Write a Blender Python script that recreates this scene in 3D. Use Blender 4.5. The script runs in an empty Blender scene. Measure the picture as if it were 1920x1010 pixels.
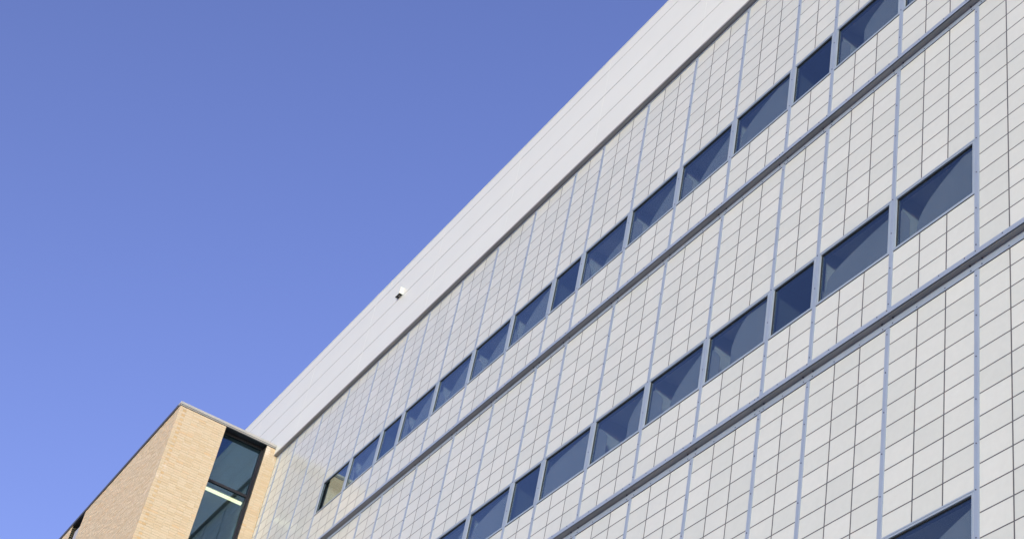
import bpy, math, random
from mathutils import Vector, Matrix
random.seed(7)
scene = bpy.context.scene
ZO = 19.2                       # height above ground of the facade datum

# ---------------------------------------------------------------- camera
CAM_R = Vector((0.5122, 0.8413, 0.1736)); CAM_F = Vector((-0.7186, 0.3083, 0.6231))
def setup_camera():
    yaw, pitch, roll = -1.16562, 0.67263, 0.22412
    f = Vector((math.sin(yaw)*math.cos(pitch), math.cos(yaw)*math.cos(pitch), math.sin(pitch)))
    r = Vector((math.cos(yaw), -math.sin(yaw), 0)); u = r.cross(f)
    r2 = math.cos(roll)*r + math.sin(roll)*u; u2 = -math.sin(roll)*r + math.cos(roll)*u
    cd = bpy.data.cameras.new("camera"); cd.sensor_width = 36; cd.lens = 58.715
    cd.clip_start = .1; cd.clip_end = 2000
    cam = bpy.data.objects.new("camera", cd); scene.collection.objects.link(cam)
    M = Matrix((r2, u2, -f)).transposed().to_4x4(); M.translation = Vector((11.178, -10.525, -17.595+ZO))
    cam.matrix_world = M; scene.camera = cam
    return cam, r2, u2, f
cam, CR, CU, CF = setup_camera()
CP = cam.matrix_world.translation.copy()
def project(p):                 # photo pixels (1920 wide); used only to rank pieces by size
    d = Vector(p) - CP; z = d.dot(CF)
    return 960+3131.4*d.dot(CR)/z, 505-3131.4*d.dot(CU)/z

# ---------------------------------------------------------------- world, sun, exposure
SUN_DIR = Vector((1.08, -1.0, 0.18)).normalized(); SUN_EL = math.asin(SUN_DIR.z)
w = bpy.data.worlds.new("World"); scene.world = w; w.use_nodes = True
nt = w.node_tree; nt.nodes.clear()
sky = nt.nodes.new("ShaderNodeTexSky"); sky.sky_type = 'NISHITA'; sky.sun_disc = False
sky.sun_elevation = SUN_EL; sky.sun_rotation = math.atan2(SUN_DIR.x, SUN_DIR.y)
sky.air_density = 1.0; sky.dust_density = 1.0; sky.ozone_density = 1.5; sky.altitude = 0
bg = nt.nodes.new("ShaderNodeBackground"); bg.inputs[1].default_value = 0.15
wo = nt.nodes.new("ShaderNodeOutputWorld")
tint = nt.nodes.new("ShaderNodeMix"); tint.data_type = 'RGBA'; tint.blend_type = 'MULTIPLY'; tint.inputs[0].default_value = 1
tint.inputs[7].default_value = (.98, .85, 1.44, 1)      # one even colour balance for the whole sky
nt.links.new(sky.outputs[0], tint.inputs[6]); nt.links.new(tint.outputs[2], bg.inputs[0]); nt.links.new(bg.outputs[0], wo.inputs[0])
sd = bpy.data.lights.new("sun", 'SUN'); sd.energy = 2.0; sd.angle = math.radians(.5); sd.color = (.95, 1, .86)
so = bpy.data.objects.new("sun", sd); scene.collection.objects.link(so)
so.rotation_euler = SUN_DIR.to_track_quat('Z', 'Y').to_euler(); so.location = (30, 0, 60)
scene.view_settings.view_transform = 'Standard'; scene.view_settings.look = 'None'
scene.view_settings.gamma = 1; scene.view_settings.use_curve_mapping = False
scene.view_settings.exposure = 0.75
scene.cycles.max_bounces = 10

# ---------------------------------------------------------------- materials
def new_mat(name):
    m = bpy.data.materials.new(name); m.use_nodes = True; n = m.node_tree
    return m, n, n.nodes["Principled BSDF"]
def N(n, t, **k):
    o = n.nodes.new(t)
    for a, b in k.items(): setattr(o, a, b)
    return o
def noise(n, scale, detail=4, rough=.55, stretch=None):
    g = N(n, "ShaderNodeNewGeometry"); mp = N(n, "ShaderNodeMapping")
    n.links.new(g.outputs["Position"], mp.inputs[0])
    if stretch: mp.inputs["Scale"].default_value = stretch
    t = N(n, "ShaderNodeTexNoise"); t.inputs["Scale"].default_value = scale
    t.inputs["Detail"].default_value = detail; t.inputs["Roughness"].default_value = rough
    n.links.new(mp.outputs[0], t.inputs["Vector"]); return t.outputs[0]
def ramp(n, src, stops):
    r = N(n, "ShaderNodeValToRGB"); e = r.color_ramp.elements
    while len(e) < len(stops): e.new(.5)
    for q, (p, c) in zip(e, stops): q.position = p; q.color = (*c, 1)
    n.links.new(src, r.inputs[0]); return r.outputs[0]
def mixc(n, fac, a, b, mode='MIX'):
    m = N(n, "ShaderNodeMix", data_type='RGBA', blend_type=mode)
    if isinstance(fac, (int, float)): m.inputs[0].default_value = fac
    else: n.links.new(fac, m.inputs[0])
    for i, v in ((6, a), (7, b)):
        if isinstance(v, tuple): m.inputs[i].default_value = (*v, 1)
        else: n.links.new(v, m.inputs[i])
    return m.outputs[2]
def island_random(n):           # one random value per separate piece, in joined meshes and in single objects alike
    g = N(n, "ShaderNodeNewGeometry"); o = N(n, "ShaderNodeObjectInfo")
    a = N(n, "ShaderNodeMath", operation='ADD'); f = N(n, "ShaderNodeMath", operation='FRACT')
    n.links.new(g.outputs["Random Per Island"], a.inputs[0]); n.links.new(o.outputs["Random"], a.inputs[1])
    n.links.new(a.outputs[0], f.inputs[0]); return f.outputs[0]
def bump(n, bs, h, strength, dist):
    b = N(n, "ShaderNodeBump"); b.inputs["Strength"].default_value = strength; b.inputs["Distance"].default_value = dist
    n.links.new(h, b.inputs["Height"]); n.links.new(b.outputs[0], bs.inputs["Normal"])

def simple(name, col, rough=.5, metal=0, var=.06, scale=3, spec=.5, bstr=0, stretch=None):
    m, n, b = new_mat(name)
    c = ramp(n, noise(n, scale, 5, .6, stretch), [(.3, tuple(x*(1-var) for x in col)), (.7, tuple(min(1, x*(1+var)) for x in col))])
    n.links.new(c, b.inputs["Base Color"])
    b.inputs["Roughness"].default_value = rough; b.inputs["Metallic"].default_value = metal
    b.inputs["Specular IOR Level"].default_value = spec
    if bstr: bump(n, b, noise(n, 60, 3), bstr, .002)
    return m

def tile_mat():
    m, n, b = new_mat("translucent_panel")
    base = ramp(n, island_random(n), [(0, (.543, .582, .532)), (1, (.593, .629, .577))])
    mot = ramp(n, noise(n, 9, 7, .65), [(.3, (.955, .955, .955)), (.7, (1.0, 1.0, 1.0))])
    c = mixc(n, 1.0, base, mot, 'MULTIPLY')
    soft = ramp(n, noise(n, 1.1, 3, .5, (1, 1, .35)), [(.35, (.965, .968, .972)), (.65, (1, 1, 1))])
    c = mixc(n, 1.0, c, soft, 'MULTIPLY')
    n.links.new(c, b.inputs["Base Color"])
    b.inputs["Roughness"].default_value = .17; b.inputs["IOR"].default_value = 1.45
    b.inputs["Specular IOR Level"].default_value = .42
    bump(n, b, noise(n, 140, 4, .6), .22, .0006)
    return m
M_TILE = tile_mat()
M_JOINT = simple("joint_grey", (.085, .085, .09), .7)
M_TRIM = simple("blue_grey_aluminium", (.285, .350, .435), .48, .15, .05, 2.5, .5)
M_TRIM2 = simple("window_frame_aluminium", (.31, .38, .44), .38, .15, .05, 2.5, .5)
M_GASKET = simple("black_gasket", (.02, .02, .022), .6)
M_SOFFIT = simple("grey_soffit_metal", (.34, .34, .335), .5, .05, .15, 4, stretch=(.2, 1, 1))
M_BOLT = simple("bolt_steel", (.10, .11, .15), .4, .6)
M_WHITE = simple("white_parapet_metal", (.65, .69, .63), .30, 0, .02, .8, .5)
_n = M_WHITE.node_tree; bump(_n, _n.nodes["Principled BSDF"], noise(_n, 2.2, 3, .5, (1, 1, .15)), .12, .01)
M_SEAM = simple("parapet_seam", (.16, .16, .17), .6)
M_CAPMETAL = simple("pale_coping_metal", (.42, .43, .40), .4, .1, .05, 2)
M_CAPDARK = simple("coping_drip_shade_dark", (.06, .065, .075), .5)
M_BLACK = simple("black_window_frame", (.022, .023, .026), .35, .1, .2, 6)
M_ROOM = simple("room_paint", (.62, .64, .60), .8, 0, .05, 1)
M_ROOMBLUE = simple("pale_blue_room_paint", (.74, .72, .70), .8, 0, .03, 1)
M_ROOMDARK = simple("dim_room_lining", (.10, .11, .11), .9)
M_CUTOUT = simple("pale_cutout", (.43, .41, .395), .8, 0, .04, 2)
M_DARKTHING = simple("dark_object_in_room", (.05, .06, .09), .7)
M_CORE = simple("wall_core", (.3, .3, .3), .9)
M_ROOF = simple("roof_membrane", (.35, .35, .34), .9)

def brick_mat(name="buff_brick", stops=None):
    m, n, b = new_mat(name)
    r = island_random(n)
    base = ramp(n, r, stops or [(0, (.535, .435, .280)), (.25, (.553, .463, .313)), (.5, (.565, .480, .330)), (.8, (.575, .495, .350)), (.93, (.575, .470, .320)), (1, (.565, .425, .25))])
    grain = ramp(n, noise(n, 45, 6, .7), [(.25, (.80, .78, .74)), (.55, (1, 1, 1)), (.8, (1.0, .99, .97))])
    c = mixc(n, 1.0, base, grain, 'MULTIPLY')
    # pale efflorescence streaks, a real stain of the bricks
    st = ramp(n, noise(n, 1.7, 6, .7, (1, 1, .6)), [(.60, (0, 0, 0)), (.68, (.6, .6, .6))])
    c = mixc(n, st, c, (.70, .645, .56))
    n.links.new(c, b.inputs["Base Color"]); b.inputs["Roughness"].default_value = .85
    bump(n, b, noise(n, 70, 6, .7), .4, .003)
    return m
M_BRICK = brick_mat()
M_QUOIN = brick_mat("orange_buff_brick", [(0, (.52, .37, .19)), (.5, (.555, .415, .235)), (1, (.57, .45, .28))])
M_MORTAR = simple("buff_mortar", (.46, .42, .30), .95, 0, .12, 20, .3, .4)

def glass_mat(name, refl, trans, extra, scl=.9):
    m, n, b = new_mat(name); n.nodes.remove(b); out = n.nodes["Material Output"]
    g = N(n, "ShaderNodeBsdfGlossy"); g.inputs["Color"].default_value = (*refl, 1); g.inputs["Roughness"].default_value = .012
    wv = noise(n, .9, 2, .4); bp_ = N(n, "ShaderNodeBump"); bp_.inputs["Strength"].default_value = .05; bp_.inputs["Distance"].default_value = .02
    n.links.new(wv, bp_.inputs["Height"]); n.links.new(bp_.outputs[0], g.inputs["Normal"])
    t = N(n, "ShaderNodeBsdfTransparent"); t.inputs["Color"].default_value = (*trans, 1)
    lw = N(n, "ShaderNodeLayerWeight"); lw.inputs[0].default_value = .5
    fr = N(n, "ShaderNodeMath", operation='POWER'); fr.inputs[1].default_value = 4.5
    n.links.new(lw.outputs["Facing"], fr.inputs[0])
    ma = N(n, "ShaderNodeMath", operation='MULTIPLY_ADD', use_clamp=True)
    ma.inputs[1].default_value = scl; ma.inputs[2].default_value = extra
    n.links.new(fr.outputs[0], ma.inputs[0])
    mx = N(n, "ShaderNodeMixShader"); n.links.new(ma.outputs[0], mx.inputs[0])
    n.links.new(t.outputs[0], mx.inputs[1]); n.links.new(g.outputs[0], mx.inputs[2])
    n.links.new(mx.outputs[0], out.inputs[0]); return m
M_GLASS = glass_mat("coated_glass", (.84, .97, .97), (.70, .76, .79), .12)
M_GLASSB = glass_mat("blue_coated_glass", (.52, .80, 1.0), (.58, .66, .70), .13)

def lamp_mat():
    m, n, b = new_mat("lit_tube"); b.inputs["Base Color"].default_value = (.9, .9, .8, 1)
    b.inputs["Emission Color"].default_value = (1.0, .86, .46, 1); b.inputs["Emission Strength"].default_value = 2.2
    return m
M_LAMP = lamp_mat()

def ground_mat():
    m, n, b = new_mat("concrete_paving")
    c = ramp(n, noise(n, .25, 8, .6), [(.3, (.36, .35, .33)), (.7, (.46, .45, .42))])
    n.links.new(c, b.inputs["Base Color"]); b.inputs["Roughness"].default_value = .9
    return m
M_GROUND = ground_mat()

# ---------------------------------------------------------------- mesh helpers
class MB:
    def __init__(s): s.v = []; s.f = []; s.mi = []
    def box(s, x0, x1, y0, y1, z0, z1, mi=0):
        b = len(s.v)
        s.v += [(x, y, z) for x in (x0, x1) for y in (y0, y1) for z in (z0, z1)]
        for q in ((0, 1, 3, 2), (4, 6, 7, 5), (0, 4, 5, 1), (2, 3, 7, 6), (0, 2, 6, 4), (1, 5, 7, 3)):
            s.f.append(tuple(b+i for i in q)); s.mi.append(mi)
    def poly_prism(s, pts, axis, a0, a1, mi=0):     # pts (u,v); axis 'x' -> (y,z) outline, 'y' -> (x,z) outline
        b = len(s.v); k = len(pts)
        for a in (a0, a1):
            for (p, q) in pts: s.v.append((a, p, q) if axis == 'x' else (p, a, q))
        s.f.append(tuple(range(b, b+k))); s.f.append(tuple(range(b+2*k-1, b+k-1, -1))); s.mi += [mi, mi]
        for i in range(k):
            j = (i+1) % k; s.f.append((b+i, b+k+i, b+k+j, b+j)); s.mi.append(mi)
    def bolt(s, x, z, y0, y1, r=.011):              # hexagonal head standing on a -Y facing surface
        pts = [(x+r*math.cos(a*math.pi/3), z+r*math.sin(a*math.pi/3)) for a in range(6)]
        s.poly_prism(pts, 'y', y0, y1)
    def mesh(s, name, mats):
        me = bpy.data.meshes.new(name); me.from_pydata(s.v, [], s.f); me.update()
        if not isinstance(mats, (list, tuple)): mats = [mats]
        for m in mats: me.materials.append(m)
        if len(mats) > 1: me.polygons.foreach_set("material_index", s.mi)
        import bmesh
        bm = bmesh.new(); bm.from_mesh(me); bmesh.ops.recalc_face_normals(bm, faces=bm.faces); bm.to_mesh(me); bm.free()
        return me
    def build(s, name, mats, parent=None, loc=(0, 0, 0), bev=0):
        o = bpy.data.objects.new(name, s.mesh(name, mats)); scene.collection.objects.link(o)
        o.location = loc; o.parent = parent
        if bev:
            md = o.modifiers.new("bevel", 'BEVEL'); md.width = bev; md.segments = 2; md.limit_method = 'ANGLE'
        return o
def inst(name, me, parent, loc):
    o = bpy.data.objects.new(name, me); scene.collection.objects.link(o); o.location = loc; o.parent = parent; return o
def thing(name, label, cat, loc=(0, 0, 0), group=None):
    o = bpy.data.objects.new(name, None); scene.collection.objects.link(o); o.location = loc
    o["label"] = label; o["category"] = cat
    if group: o["group"] = group
    return o

# ---------------------------------------------------------------- ground
g = MB(); g.box(-900, 900, -900, 900, -.5, 0); go = g.build("ground", M_GROUND); go["kind"] = "structure"

# ---------------------------------------------------------------- the panel clad building
Cc, Mw, S = .4856, .0755, .3048      # cell width, mullion width, cell height
B1, B2, NW = .3092, .2746, -.0231
PAT = [3, 3, 2, 3, 3, 3, 3, 2, 3, 3, 3, 3, 2, 3, 3, 3, 3, 2]
XL, XR = -25.838, 9.2                # visible left end (brick corner), right end
mull = [0.0]                         # mullion centres, going left
for q in PAT: mull.append(mull[-1] - (q*Cc + Mw + (NW if q == 2 else 0)))
right = [k*(3*Cc+Mw) for k in range(1, 7)]
JW, JV = .0165, .021                          # joint width
T = thing("panel_clad_building", "tall building clad in pale gridded panels with long rows of tinted windows", "building", (0, 0, 0))

# floors: (cell grid origin z [top], rows down, z_bottom, window top row, z_top)
ZP = 4.925                           # underside of parapet where it meets the wall
F3T = -(14*S + B2)                   # grid origin of storey 3
storeys = [
    dict(org=B1+20*S, k0=4, k1=20, top=ZP-.05, bot=.10, w=(14, 17)),
    dict(org=0.0, k0=0, k1=14, top=-.012, bot=-4.40, w=(8, 11)),
    dict(org=F3T, k0=0, k1=16, top=-4.585, bot=F3T-16*S-.12, w=(10, 13)),
]
z4 = F3T-16*S-B2
storeys.append(dict(org=z4, k0=0, k1=30, top=z4-.02, bot=-ZO+.4, w=None))
spans = []                           # bays (xl, xr, ncols, bay index)
for i, q in enumerate(PAT): spans.append((mull[i+1]+Mw/2, mull[i]-Mw/2, q, i))
xs = [0.0]+right
for i in range(len(right)): spans.append((xs[i]+Mw/2, xs[i+1]-Mw/2, 3, -1))
spans.append((XL, mull[-1]-Mw/2, 1, 99))
cells = []                           # (xl, xr, zb, zt)
for st in storeys:
    for (xl, xr, nc, bi) in spans:
        for k in range(st['k0'], st['k1']):
            if st['w'] and 0 <= bi <= 14 and st['w'][0] <= k < st['w'][1]: continue
            zt = min(st['org']-k*S, st['top']+JW/2); zb = max(st['org']-(k+1)*S, st['bot'])
            if k == st['k1']-1 : zb = st['bot']
            if zt-zb < .03: continue
            cw = (xr-xl)/nc
            for c in range(nc):
                a = xl+c*cw; cells.append((a, a+cw, zb, zt, c == 0, c == nc-1))
def cellbox(c):
    xl, xr, zb, zt, fl, lr = c
    return (xl+(0.002 if fl else JV/2), xr-(0.002 if lr else JV/2), zb+JW/2, zt-JW/2)
def pix(c, y=0, planex=False):
    xl, xr, zb, zt = c[:4]
    P = [project((x, y, z+ZO)) for x, z in ((xl, zb), (xr, zb), (xr, zt), (xl, zt))]
    cx = sum(p[0] for p in P)/4; cy = sum(p[1] for p in P)/4
    a = abs(sum(P[i][0]*P[(i+1) % 4][1]-P[(i+1) % 4][0]*P[i][1] for i in range(4)))/2
    return a if (-20 < cx < 1940 and -15 < cy < 1025) else 0
order = sorted(range(len(cells)), key=lambda i: -pix(cells[i]))
single = set(order[:300]); cache = {}; rest = MB(); TH = .0008
for i, c in enumerate(cells):
    x0, x1, z0, z1 = cellbox(c)
    if i in single:
        key = (round(x1-x0, 4), round(z1-z0, 4))
        if key not in cache:
            m_ = MB(); m_.box(0, x1-x0, 0, TH, 0, z1-z0); cache[key] = m_.mesh("wall_panel", M_TILE)
        inst("wall_panel", cache[key], T, (x0, 0, z0+ZO))
    else:
        rest.box(x0, x1, 0, TH, z0+ZO, z1+ZO)
ro = rest.build("wall_panel", M_TILE, T); ro["kind"] = "stuff"

# joint backing behind the cells, with the window bays left open
jb = MB()
for st in storeys:
    wz = (st['org']-st['w'][0]*S, st['org']-st['w'][1]*S) if st['w'] else None
    zt, zb = st['top']+.1, st['bot']-.02
    if wz:
        jb.box(XL, XR, .0010, .09, wz[0]+ZO, zt+ZO); jb.box(XL, XR, .0010, .09, zb+ZO, wz[1]+ZO)
        jb.box(XL, mull[15], .0010, .09, wz[1]+ZO, wz[0]+ZO); jb.box(0, XR, .0010, .09, wz[1]+ZO, wz[0]+ZO)
    else: jb.box(XL, XR, .0010, .09, zb+ZO, zt+ZO)
jb.build("joint_strip", M_JOINT, T)

# building core (solid behind, rooms left open behind the windows)
core = MB()
zs = sorted([(st['org']-st['w'][0]*S, st['org']-st['w'][1]*S) for st in storeys if st['w']], reverse=True)
core.box(-60, XR, 2.1, 24, 0, 4.9+ZO)
prev = 4.9
for a, b in zs:
    core.box(XL-.1, XR, .091, 2.1, a+.25+ZO, prev+ZO); prev = b-.25
    core.box(XL-.1, mull[15]-.1, .091, 2.1, b-.25+ZO, a+.25+ZO); core.box(.1, XR, .091, 2.1, b-.25+ZO, a+.25+ZO)
core.box(XL-.1, XR, .091, 2.1, 0, prev+ZO)
core.box(-60, XL-.1, .0, 2.1, 0, 4.9+ZO)
core.build("wall", M_CORE, T)
r_ = MB(); r_.box(-60, XR, .2, 24, 4.9+ZO, 4.93+ZO); r_.build("roof", M_ROOF, T)

# mullions, one bar per storey, with bolts
for xi, x in enumerate(mull+right):
    for si, st in enumerate(storeys[:3]):
        m_ = MB(); zt, zb = st['top'], st['bot']
        m_.box(x-Mw/2, x+Mw/2, -.010, .0015, zb+ZO, zt+ZO)
        m_.box(x-Mw/2+.012, x+Mw/2-.012, -.013, -.010, zb+ZO, zt+ZO)
        mo = m_.build("mullion", M_TRIM, T, bev=0)
        if x > -16:
            b_ = MB(); z = zt-.09
            while z > zb+.1:
                b_.bolt(x+random.uniform(-.003, .003), z+ZO, -.020, -.013, .0085); z -= .585
            bo = b_.build("bolt", M_BOLT, mo); bo["kind"] = "stuff"
m_ = MB()
for x in mull+right: m_.box(x-Mw/2, x+Mw/2, -.010, .0015, storeys[3]['bot']+ZO, storeys[3]['top']+ZO)
m_.build("mullion", M_TRIM, T)["kind"] = "stuff"

# floor ledges: channel with front lip and ridged underside, and flat plate below
XM = mull+right
def ledge(zs_, zplate, xl, xr):
    D = .11
    f = MB(); f.box(xl, xr, -D, -D+.006, zs_-.002+ZO, zs_+.071+ZO)
    f.box(xl, xr, -D+.006, .0015, zs_+.065+ZO, zs_+.071+ZO)
    lo = f.build("ledge", M_TRIM, T)
    u = MB(); u.box(xl, xr, -D+.006, -D+.020, zs_+.012+ZO, zs_+.018+ZO, 1)
    u.box(xl, xr, -D+.020, -D+.028, zs_-.004+ZO, zs_+.018+ZO)
    u.box(xl, xr, -D+.028, 0, zs_+ZO, zs_+.006+ZO)
    for k in range(4): u.box(xl, xr, -.068+k*.016, -.064+k*.016, zs_-.0025+ZO, zs_+ZO)
    for x in XM:
        if x < xr: u.box(x-.11, x-.105, -D+.008, -.001, zs_-.004+ZO, zs_-.001+ZO); u.box(x+.105, x+.11, -D+.008, -.001, zs_-.004+ZO, zs_-.001+ZO)
    u.build("underside", [M_SOFFIT, M_GASKET], lo)
    p = MB(); p.box(xl, xr, -.009, .0015, zplate+ZO, zs_+ZO); p.build("plate", M_TRIM, T)
    k = MB(); k.box(xl, xr, -.004, .0015, zplate-.007+ZO, zplate+ZO); k.build("dark_strip", M_GASKET, T)  # thin black strip along the lower edge of the plate
    b_ = MB()
    for x in XM:
        if x < -17: continue
        for dx in (-.09, .09):
            b_.bolt(x+dx, zs_+.05+ZO, -D-.006, -D, .009); b_.bolt(x+dx, zplate+.028+ZO, -.016, -.009, .009)
            b_.box(x+dx*1.1-.009, x+dx*1.1+.009, -.026, -.008, zs_-.02+ZO, zs_-.003+ZO)
        for q in (1, 2):
            xx = x-Mw/2-q*Cc
            b_.bolt(xx, zs_+.05+ZO, -D-.006, -D, .008); b_.bolt(xx, zplate+.028+ZO, -.016, -.009, .008)
    bo = b_.build("bolt", M_BOLT, lo); bo["kind"] = "stuff"
ledge(.089, -.004, XL+.002, XR)
ledge(-4.461, -4.574, XL+.002, XR)
ledge(F3T-16*S-.19, z4+.0, XL+.002, XR)
t_ = MB(); t_.box(XL+.002, XR, -.008, .0085, ZP-.055+ZO, ZP+ZO); t_.build("head_trim", M_TRIM, T)

# windows
DR = {  # (storey, bay): notch position, notch width, right side start, rise power, rise height, left height
 (1, 0): (.15, .08, .05, .55, .86, .78), (1, 1): (.05, .0, .30, .60, .42, .3), (1, 3): (.20, .14, .05, .45, 1.1, .74),
 (1, 4): (.24, .16, .10, .75, .70, .80), (1, 5): (.26, .38, .02, .40, .80, .84), (1, 6): (.03, .0, .62, .50, .26, .6),
 (1, 8): (.05, .0, .45, .6, .4, .5), (0, 1): (.20, .18, .22, .45, .62, .70), (0, 3): (.04, .0, .22, .60, .75, .2), (0, 4): (.22, .10, .06, .95, .70, .72),
 (0, 5): (.26, .10, .05, 1.0, .72, .72), (0, 6): (.16, .30, .02, .55, .40, .70), (0, 8): (.14, .12, .05, .6, .85, .6), (0, 0): (.1, .05, .05, .5, .9, .7),
 (2, 0): (.04, .0, .04, .80, .72, .1)}
def cutout_mesh(xl, xr, zb, zt, key, seed):
    """pale blind hanging just behind the glass: narrow fall at the left, swagged curve to the right"""
    rnd = random.Random(seed); W = xr-xl; H = zt-zb
    v, vw, h1s, pw, up, lh = DR.get(key, (.12+rnd.random()*.14, .05+rnd.random()*.12, .05, .5+rnd.random()*.4, .6+rnd.random()*.4, .6+rnd.random()*.2))
    m_ = MB(); n = 30; pts = []
    for i in range(n+1):
        t = i/n
        if t < v: h = lh+.05-.40*(t/v)**1.4
        elif t < v+vw: h = -.2
        else: h = h1s+.08+1.12*up*((t-v-vw)/(1-v-vw))**(pw*.8)
        pts.append((t, min(h, 1.0)))
    for i in range(n):
        t0, h0 = pts[i]; t1, h1 = pts[i+1]
        if h0 <= 0 or h1 <= 0: continue
        d0 = .0015*math.sin(t0*9+seed); d1 = .0015*math.sin(t1*9+seed); b = len(m_.v)
        for (t, h, d) in ((t0, h0, d0), (t1, h1, d1)):
            for yy in (0, .008):
                for hh in (0, h): m_.v.append((xl+t*W, .062+d+yy, zb+hh*H+ZO))
        for q in ((0, 4, 5, 1), (2, 3, 7, 6), (1, 5, 7, 3), (0, 2, 6, 4), (0, 1, 3, 2), (4, 6, 7, 5)):
            m_.f.append(tuple(b+k for k in q)); m_.mi.append(0)
    return m_
wc = 0
for st in storeys[:3]:
    z1, z0 = st['org']-st['w'][0]*S, st['org']-st['w'][1]*S
    for (xl, xr, nc, bi) in spans:
        if not (0 <= bi <= 14): continue
        if st is storeys[2] and bi > 9: continue
        wc += 1; JR, JH = .033, .042
        f = MB(); y0, y1 = -.012, .08
        f.box(xl+.001, xl+JR, y0, y1, z0+.036+ZO, z1-JH+ZO); f.box(xr-JR, xr-.001, y0, y1, z0+.036+ZO, z1-JH+ZO)
        f.box(xl+.001, xr-.001, y0, y1, z1-JH+ZO, z1-.014+ZO); f.box(xl+.001, xr-.001, y0, y1, z0+ZO, z0+.036+ZO)
        f.box(xl+.001, xr-.001, y0+.005, y1, z1-.014+ZO, z1-.009+ZO)
        f.box(xl+.001, xr-.001, y0, y1, z1-.009+ZO, z1+.012+ZO)
        f.box(xl+.001, xr-.001, -.005, y1, z0-.006+ZO, z0+ZO, 1)
        # black glazing gasket
        g0 = .006
        f.box(xl+JR, xl+JR+.008, g0, y1, z0+.036+ZO, z1-JH+ZO, 1); f.box(xr-JR-.004, xr-JR, g0, y1, z0+.036+ZO, z1-JH+ZO, 1)
        f.box(xl+JR+.008, xr-JR-.004, g0, y1, z1-JH-.011+ZO, z1-JH+ZO, 1)
        fo = f.build("window", [M_TRIM2, M_GASKET], T)
        p = MB(); p.box(xl+JR+.008, xr-JR-.004, .014, .020, z0+.034+ZO, z1-JH-.009+ZO); p.build("pane", M_GLASS, fo)
        # the room behind
        R = MB(); a, b, c, d = xl-.02, xr+.02, z0-.20, z1+.16
        R.box(a-.01, a, .091, 1.6, c+ZO, d+ZO); R.box(b, b+.01, .091, 1.6, c+ZO, d+ZO)
        R.box(a, b, .091, 1.6, d+ZO, d+.01+ZO); R.box(a, b, .091, 1.6, c-.01+ZO, c+ZO); R.box(a, b, 1.6, 1.61, c+ZO, d+ZO)
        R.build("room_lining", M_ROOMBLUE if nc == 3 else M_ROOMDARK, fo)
        if nc == 3 and bi != 14:
            cutout_mesh(xl+JR, xr-JR, z0+.02, z1-.05, (storeys.index(st), bi), 100+wc).build("cutout", M_CUTOUT, fo)

# ---------------------------------------------------------------- parapet
YP = -.106; zj = [4.955, 5.70, 6.43, 7.18, 7.52]; PX = [9.2, 7.12, 3.6, .08, -3.44, -6.96, -10.48, -14.0, -17.52, -21.04, -24.56, -28.08, -31.6, -35.1, -38.6, -42.1]
b_ = MB(); b_.box(PX[-1], PX[0], YP+.006, .2, zj[0]+.004+ZO, zj[-1]-.004+ZO); b_.build("parapet_core", M_SEAM, T)
for r in range(4):
    for c in range(len(PX)-1):
        p = MB(); jw = .0075
        p.box(PX[c+1]+.0025, PX[c]-.0025, YP+random.uniform(0, .0012), YP+.005, zj[r]+(jw if r else 0)+ZO, zj[r+1]-(jw if r < 3 else 0)+ZO)
        p.build("parapet_panel", M_WHITE, T)
for c in range(1, len(PX)-1):        # joint covers whose edge faces the sun
    p = MB(); p.box(PX[c]-.0022, PX[c]+.0022, YP-.0008, YP+.004, zj[0]+ZO, zj[-1]+ZO); p.build("joint_cover", M_WHITE, T)
p = MB(); p.box(PX[-1], PX[0], YP-.006, .25, zj[-1]+ZO, zj[-1]+.02+ZO); p.build("parapet_cap", M_WHITE, T)
p = MB(); p.box(PX[-1], PX[0], YP+.02, .0, ZP+ZO, ZP+.02+ZO)
p.box(PX[-1], PX[0], YP+.001, YP+.006, ZP-.012+ZO, zj[0]-.001+ZO)
p.box(PX[-1], PX[0], YP+.006, YP+.02, zj[0]-.002+ZO, zj[0]+.01+ZO, 1)
p.box(PX[-1], PX[0], -.04, -.036, ZP-.003+ZO, ZP+ZO)
for x in PX[1:-1]: p.box(x-.06, x-.05, YP+.021, -.001, ZP-.005+ZO, ZP-.001+ZO)
p.build("soffit", [M_SOFFIT, M_GASKET], T)

# scupper box on the parapet
sc = thing("scupper_box", "small white box jutting from the white parapet, open black underside", "scupper", (-19.39, YP, 6.47+ZO))
s_ = MB(); W2, D2, H2 = .12, .095, .20
s_.box(-W2, W2, -D2, -D2+.004, 0, H2); s_.box(-W2, -W2+.004, -D2+.004, 0, 0, H2); s_.box(W2-.004, W2, -D2+.004, 0, 0, H2)
s_.box(-W2+.004, W2-.004, -D2+.004, 0, H2-.004, H2)
s_.build("housing", M_WHITE, sc)
s_ = MB(); s_.box(-W2+.004, W2-.004, -D2+.004, -.001, .012, .018); s_.build("opening", M_GASKET, sc)
s_ = MB(); s_.box(-.02, .03, -.045, -.02, .001, .011); s_.build("screw_plate", M_SOFFIT, sc)

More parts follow.
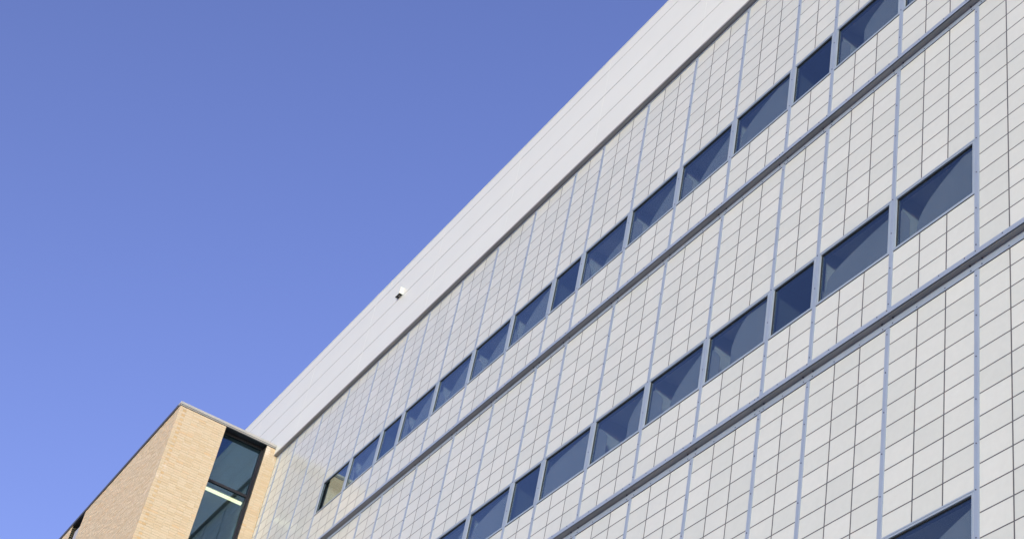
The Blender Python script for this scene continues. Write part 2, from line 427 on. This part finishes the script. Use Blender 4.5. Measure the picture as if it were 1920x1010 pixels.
# ---------------------------------------------------------------- brick building
XA, YB, ZT = -25.84, -2.87, 5.11
K = thing("brick_building", "buff brick block with pale metal coping and a tall black framed window", "building", (0, 0, 0))
WY0, WY1, WZ1, WZ0, RD = -1.555, -.355, 5.112, -1.6, .25
VX0, VX1, VZ0 = -34.47, -33.33, 1.0
XB_END = -40.0
CH, BL, MJ, BD = .0677, .2032, .008, .09
bz_bottom = -2.0
faces = []   # (a0,a1,z0,z1,face)
ncourse = int((ZT-bz_bottom)/CH)
for c in range(ncourse):
    z1 = ZT-c*CH; z0 = z1-CH+MJ
    # face A, along Y from YB to 0
    y = YB + (0 if c % 2 == 0 else BD+MJ) ; first = True
    while y < -.012:
        L = BL-MJ if not (first and c % 2 == 1) else BL*.5-MJ
        if first and c % 2 == 0: L = BL-MJ-.03
        y1 = min(y+L, -.008); segs = [(y, y1)]
        if z0 > WZ0-.001:
            segs = []
            if y < WY0-.01: segs.append((y, min(y1, WY0)))
            if y1 > WY1+.01: segs.append((max(y, WY1), y1))
            if y1 <= WY0 or y >= WY1: segs = [(y, y1)]
        for a, b in segs:
            if b-a > .02: faces.append((a, b, z0, z1, 'A', first))
        y += L+MJ; first = False
    x = XA - (BD+MJ if c % 2 == 0 else 0); first = True
    while x > XB_END:
        L = BL-MJ if not first else (BL*.5-MJ if c % 2 == 0 else BL-MJ)
        x1 = x; x0 = max(x-L, XB_END); segs = [(x0, x1)]
        if z0 > VZ0-.001:
            if x1 <= VX0 or x0 >= VX1: pass
            else:
                segs = []
                if x1 > VX1+.01: segs.append((VX1, x1))
                if x0 < VX0-.01: segs.append((x0, VX0))
        for a, b in segs:
            if b-a > .02: faces.append((a, b, z0, z1, 'B', False))
        x -= L+MJ; first = False
def bpix(q):
    a, b, z0, z1, fc, _ = q
    if fc == 'A': P = [(XA, a, z0), (XA, b, z0), (XA, b, z1), (XA, a, z1)]
    else: P = [(a, YB, z0), (b, YB, z0), (b, YB, z1), (a, YB, z1)]
    P = [project((x, y, z+ZO)) for x, y, z in P]
    cx = sum(p[0] for p in P)/4; cy = sum(p[1] for p in P)/4
    ar = abs(sum(P[i][0]*P[(i+1) % 4][1]-P[(i+1) % 4][0]*P[i][1] for i in range(4)))/2
    return ar if (-10 < cx < 1930 and -10 < cy < 1020) else 0
bo_ = sorted(range(len(faces)), key=lambda i: -bpix(faces[i])); bsing = set(bo_[:300])
bc = {}; br = MB()
for i, (a, b, z0, z1, fc, first) in enumerate(faces):
    j = random.uniform(-.0025, .0025)
    if fc == 'A': bx = (XA-BD, XA+j, a, b, z0, z1)
    else: bx = (a, b, YB-j, YB+BD, z0, z1)
    if i in bsing:
        dx, dy, dz = bx[1]-bx[0], bx[3]-bx[2], bx[5]-bx[4]
        qn = fc == 'A' and first and dy < .12 and i % 10 < 7
        key = (fc, qn, round(dx, 3), round(dy, 3), round(dz, 3))
        if key not in bc:
            m_ = MB(); m_.box(0, dx, 0, dy, 0, dz); bc[key] = m_.mesh("brick", M_QUOIN if qn else M_BRICK)
        inst("brick", bc[key], K, (bx[0], bx[2], bx[4]+ZO))
    else: br.box(bx[0], bx[1], bx[2], bx[3], bx[4]+ZO, bx[5]+ZO, 1 if fc == 'A' and first and bx[3]-bx[2] < .12 and i % 10 < 7 else 0)
bo2 = br.build("brick", [M_BRICK, M_QUOIN], K); bo2["kind"] = "stuff"
# mortar bed and wall body
bw = MB(); e = .004; zt, zb = ZT+ZO, bz_bottom+ZO
XI = XA-RD-.03
bw.box(XI-.05, XA-e, YB+e, WY0, zb, zt); bw.box(XI-.05, XA-e, WY1, 0, zb, zt); bw.box(XI-.05, XA-e, WY0, WY1, zb, WZ0+ZO)
bw.box(VX1, XI-.05, YB+e, YB+.3, zb, zt); bw.box(XB_END, VX0, YB+e, YB+.3, zb, zt); bw.box(VX0, VX1, YB+e, YB+.3, zb, VZ0+ZO)
bw.box(XB_END, XI-.05, -.12, 0, zb, zt); bw.box(XB_END, XB_END+.2, YB+.3, -.12, zb, zt)
bw.box(XB_END, XA-e, YB+e, 0, 0, zb); bw.build("wall", M_MORTAR, K)
bw = MB(); bw.box(XB_END, XA-.02, YB+.01, -.11, ZT+.02+ZO, ZT+.05+ZO); bw.build("roof", M_ROOF, K)
# coping
cp = MB()
cp.box(XA-.16, XA+.035, YB-.03, YP-.008, 5.158+ZO, 5.226+ZO)
cp.box(XB_END, XA-.16, YB-.03, YB+.16, 5.216+ZO, 5.226+ZO)
cp.box(XA-.12, XA+.018, YB-.014, YP-.008, 5.128+ZO, 5.150+ZO)
co = cp.build("coping", M_CAPMETAL, K, bev=.003)
cp = MB(); cp.box(XA-.12, XA+.012, YB-.008, YP-.008, 5.112+ZO, 5.128+ZO); cp.box(XA-.12, XA+.012, YB-.008, YP-.008, 5.150+ZO, 5.158+ZO)
cp.box(XB_END, XA-.162, YB-.032, YB+.12, 5.113+ZO, 5.215+ZO)  # face B coping coloured dark for the shaded underside of its overhang
cp.build("drip_and_shade_band", M_CAPDARK, co)
# tall window in face A
xf = XA-RD
wf = MB(); t = .045
wf.box(xf-.06, xf, WY0, WY0+t, WZ0+ZO, WZ1-.05+ZO); wf.box(xf-.06, xf, WY1-t, WY1, WZ0+ZO, WZ1-.05+ZO)
wf.box(xf-.06, xf+.02, WY0, WY1, WZ1-.055+ZO, WZ1+ZO)
wf.box(xf-.06, xf+.01, WY0+t, WY1-t, 3.585+ZO, 3.655+ZO); wf.box(xf-.06, xf+.01, WY0+t, WY1-t, .9+ZO, .97+ZO); wf.box(xf-.06, xf, WY0+t, WY1-t, WZ0+ZO, WZ0+.05+ZO)
win = wf.build("window", M_BLACK, K, bev=.003)
for a, b in ((3.655, WZ1-.055), (.97, 3.585), (WZ0+.05, .9)):
    p = MB(); p.box(xf-.03, xf-.024, WY0+t, WY1-t, a+ZO, b+ZO); p.build("pane", M_GLASSB, win)
rv = MB(); rv.box(xf+.02, XA-BD-.001, WY0, WY1, WZ1+.0+ZO, WZ1+.012+ZO); rv.box(xf+.0, XA-.006, WY0+.0, WY1, WZ1-.004+ZO, WZ1-.001+ZO)
rv.box(xf, XA-.004, WY0-.001, WY0+.004, WZ0+ZO, WZ1-.004+ZO)
rv.box(xf, XA-BD-.002, WY1-.003, WY1+.001, WZ0+ZO, WZ1-.004+ZO)
rv.build("reveal", M_BLACK, K)
bk = MB(); bk.box(XI-.05, XI-.035, WY0+.01, WY1-.01, 3.60+ZO, 5.10+ZO); bk.build("back_panel", M_ROOMDARK, win)
rm = MB(); rx = -30.
rm.box(rx, XI-.051, -2.55, -2.54, WZ0+ZO, 4.05+ZO); rm.box(rx, XI-.051, -.14, -.13, WZ0+ZO, 4.05+ZO)
rm.box(rx-.01, rx, -2.55, -.13, WZ0+ZO, 4.05+ZO); rm.box(rx, XI-.051, -2.54, -.14, WZ0-.01+ZO, WZ0+ZO)
rm.box(rx, XI-.051, -2.54, -.14, 4.04+ZO, 4.06+ZO)
rm.build("room_lining", M_ROOM, K)
tb = thing("tube_light", "lit strip light glowing behind the lower pane of the brick building's window", "light", (-27.0, -.83, 3.88+ZO))
q_ = MB()
ns = 8
pts = [(.045*math.cos(a*2*math.pi/ns), .045*math.sin(a*2*math.pi/ns)-.01) for a in range(ns)]
b0 = len(q_.v)
for yy in (-.6, .6):
    for (a, b) in pts: q_.v.append((a, yy, b))
q_.f.append(tuple(range(ns))); q_.f.append(tuple(range(2*ns-1, ns-1, -1))); q_.mi += [0, 0]
for i in range(ns):
    j = (i+1) % ns; q_.f.append((i, j, ns+j, ns+i)); q_.mi.append(0)
q_.build("tube", M_LAMP, tb)
q_ = MB(); q_.box(-.05, .05, -.62, .62, .03, .16); q_.build("housing", M_CAPMETAL, tb)
# window in face B, near the far end
vb = MB(); yv = YB+.22
vb.box(VX0, VX1, yv, yv+.06, 4.62+ZO, 5.112+ZO); vb.box(VX0, VX0+.04, YB+BD, yv, VZ0+ZO, 5.112+ZO)
vb.box(VX0+.04, VX1, YB+.01, yv, 5.09+ZO, 5.111+ZO)
vwin = vb.build("window", M_BLACK, K)
vb = MB(); vb.box(VX0+.34, VX1-.001, YB+.06, YB+.2, VZ0+ZO, 4.80+ZO); vb.build("metal_panel", M_CAPMETAL, vwin)
vb = MB(); vb.box(VX0+.04, VX1, yv+.02, yv+.03, VZ0+ZO, 4.62+ZO); vb.build("pane", M_GLASSB, vwin)
print("objects", len(bpy.data.objects))
